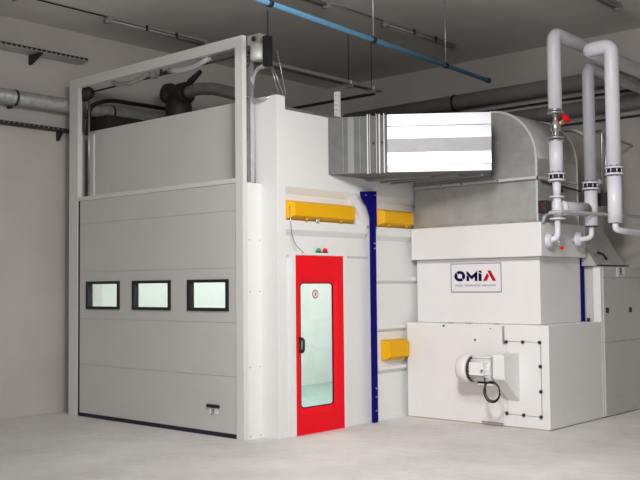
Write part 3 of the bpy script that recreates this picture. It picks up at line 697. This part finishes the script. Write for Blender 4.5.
# fluorescent battens
def batten(x, y0, label):
    L = 1.66; t = thing('ceiling_batten', (x, y0+L/2, 4.93), label, 'ceiling light', 'fluorescent battens on the ceiling')
    MB().box(x-.04, x+.04, y0, y0+L, H-.035, H-.001).build('batten_tray', 'fixture', t, bevel=.003)
    MB().cyl((x-.035, y0+.04, H-.062), (x-.035, y0+L-.04, H-.062), .016, n=12).build('tube', 'tube', t)
    MB().cyl((x+.035, y0+.04, H-.062), (x+.035, y0+L-.04, H-.062), .016, n=12).build('tube', 'tube', t)
    for a in (y0+.0, y0+L-.04): MB().cyl((x-.055, a+.02, H-.06), (x+.055, a+.02, H-.06), .034, n=14).build('tube_holder', 'fixture', t)
    for a in (.35, .65): MB().box(x+.041, x+.06, y0+L*a, y0+L*a+.03, H-.08, H-.012).build('clip', 'dark', t)
batten(-9.85, 6.99, 'ceiling batten light above the left end of the booth frame')
batten(-9.82, 4.07, 'ceiling batten light at the top left corner of the photo')
batten(-7.42, 6.79, 'ceiling batten light above the head of the booth side wall, crossing the top edge')
batten(-7.42, 9.57, 'ceiling batten light directly behind the hanging blue conduit')
batten(-4.89, 9.34, 'ceiling batten light near the top right above the white pipes')
tag(MB().tube([(-9.84, -1, H-.012), (-9.85, 6.98, H-.012)], .009, n=6).build('ceiling_cable', 'dark'), 'thin cable on the ceiling leading to the leftmost row of battens', 'cable')
tag(MB().tube([(-7.42, 8.46, H-.012), (-7.42, 9.56, H-.012)], .009, n=6).build('ceiling_cable', 'steel'), 'thin cable on the ceiling joining the two battens near the blue conduit', 'cable')

# ------------------------------------------------------------------ light
def area(name, loc, rot, sx, sy, power, col=(1,1,1)):
    l = bpy.data.lights.new(name, 'AREA'); l.shape = 'RECTANGLE'; l.size = sx; l.size_y = sy; l.energy = power; l.color = col
    o = bpy.data.objects.new(name, l); C.objects.link(o); o.location = loc; o.rotation_euler = rot; return o
for k, (a, b, c, d) in enumerate(WF):
    area('window_daylight_front', ((a+b)/2, YF-.02, (c+d)/2), (PI/2-.12, 0, 0), b-a-.1, d-c-.1, 98, (1, .99, .97))
for k, (a, b, c, d) in enumerate(WR):
    area('window_daylight_right', (XR+.02, (a+b)/2, (c+d)/2), (PI/2-.25, 0, PI/2), b-a-.1, d-c-.1, 5, (.97, .985, 1))  # unseen right-hand windows, added to lighten the booth side
# added lamps out of view to light the booth corner, housings made up
for loc, e in (((-2.6, 3.3, 4.25), 103), ((-3.4, 4.7, 4.3), 46)):
    tgt = Vector((-6.0, 8.4, .8)); d = (tgt - Vector(loc)).normalized()
    q = d.to_track_quat('-Z', 'Y')
    o = area('floodlight', loc, q.to_euler(), .7, .5, e, (1, .985, .965))
    o.data.spread = math.radians(125)
    fl = thing('floodlight', (loc[0], loc[1], loc[2]), 'ceiling floodlight aimed at the booth corner, %s' % ('nearer the camera' if e > 100 else 'nearer the booth'), 'lamp')
    up_ = (q @ Vector((0, 1, 0))); rt_ = (q @ Vector((1, 0, 0))); L0 = Vector(loc); vs_ = []
    for k, sc in ((.002, 1.05), (-.14, .8)):
        for a, b in ((-1,-1),(1,-1),(1,1),(-1,1)): vs_.append(L0 - d*(.004 if k > 0 else .14) + rt_*a*.36*sc + up_*b*.26*sc)
    MB().add(vs_, [(0,1,2,3),(4,7,6,5),(0,4,5,1),(1,5,6,2),(2,6,7,3),(3,7,4,0)]).build('lamp_body', 'dark', fl)
    MB().cyl(L0 - d*.14, (L0.x-d.x*.14, L0.y-d.y*.14, H-.001), .02).build('mount_rod', 'steel', fl)
area('booth_ceiling_light', (-8.7, 9.5, 3.38), (0, 0, 0), 2.6, 3.8, 116, (1, .99, .985))

w = bpy.data.worlds.new('world'); bpy.context.scene.world = w; w.use_nodes = True
w.node_tree.nodes['Background'].inputs[0].default_value = (.8, .88, 1, 1); w.node_tree.nodes['Background'].inputs[1].default_value = .6

# ------------------------------------------------------------------ camera
cd = bpy.data.cameras.new('camera'); cam = bpy.data.objects.new('camera', cd); C.objects.link(cam)
rt = Vector((0.74459096, 0.66745611, -0.00930823)); up = Vector((0.03966684, -0.03032251, 0.99875277)); fw = Vector((-0.66634139, 0.74403151, 0.04905374))
m4 = Matrix((rt, up, -fw)).transposed().to_4x4(); m4.translation = (0, 0, 1.6)
cam.matrix_world = m4
cd.sensor_fit = 'HORIZONTAL'; cd.sensor_width = 36; cd.lens = 942.94/640*36; cd.clip_start = .05; cd.clip_end = 100
bpy.context.scene.camera = cam
vs = bpy.context.scene.view_settings
vs.view_transform = 'Standard'; vs.look = 'None'; vs.gamma = 1; vs.use_curve_mapping = False; vs.exposure = 0.0
for o in bpy.data.objects:
    if 'org' in o: del o['org']
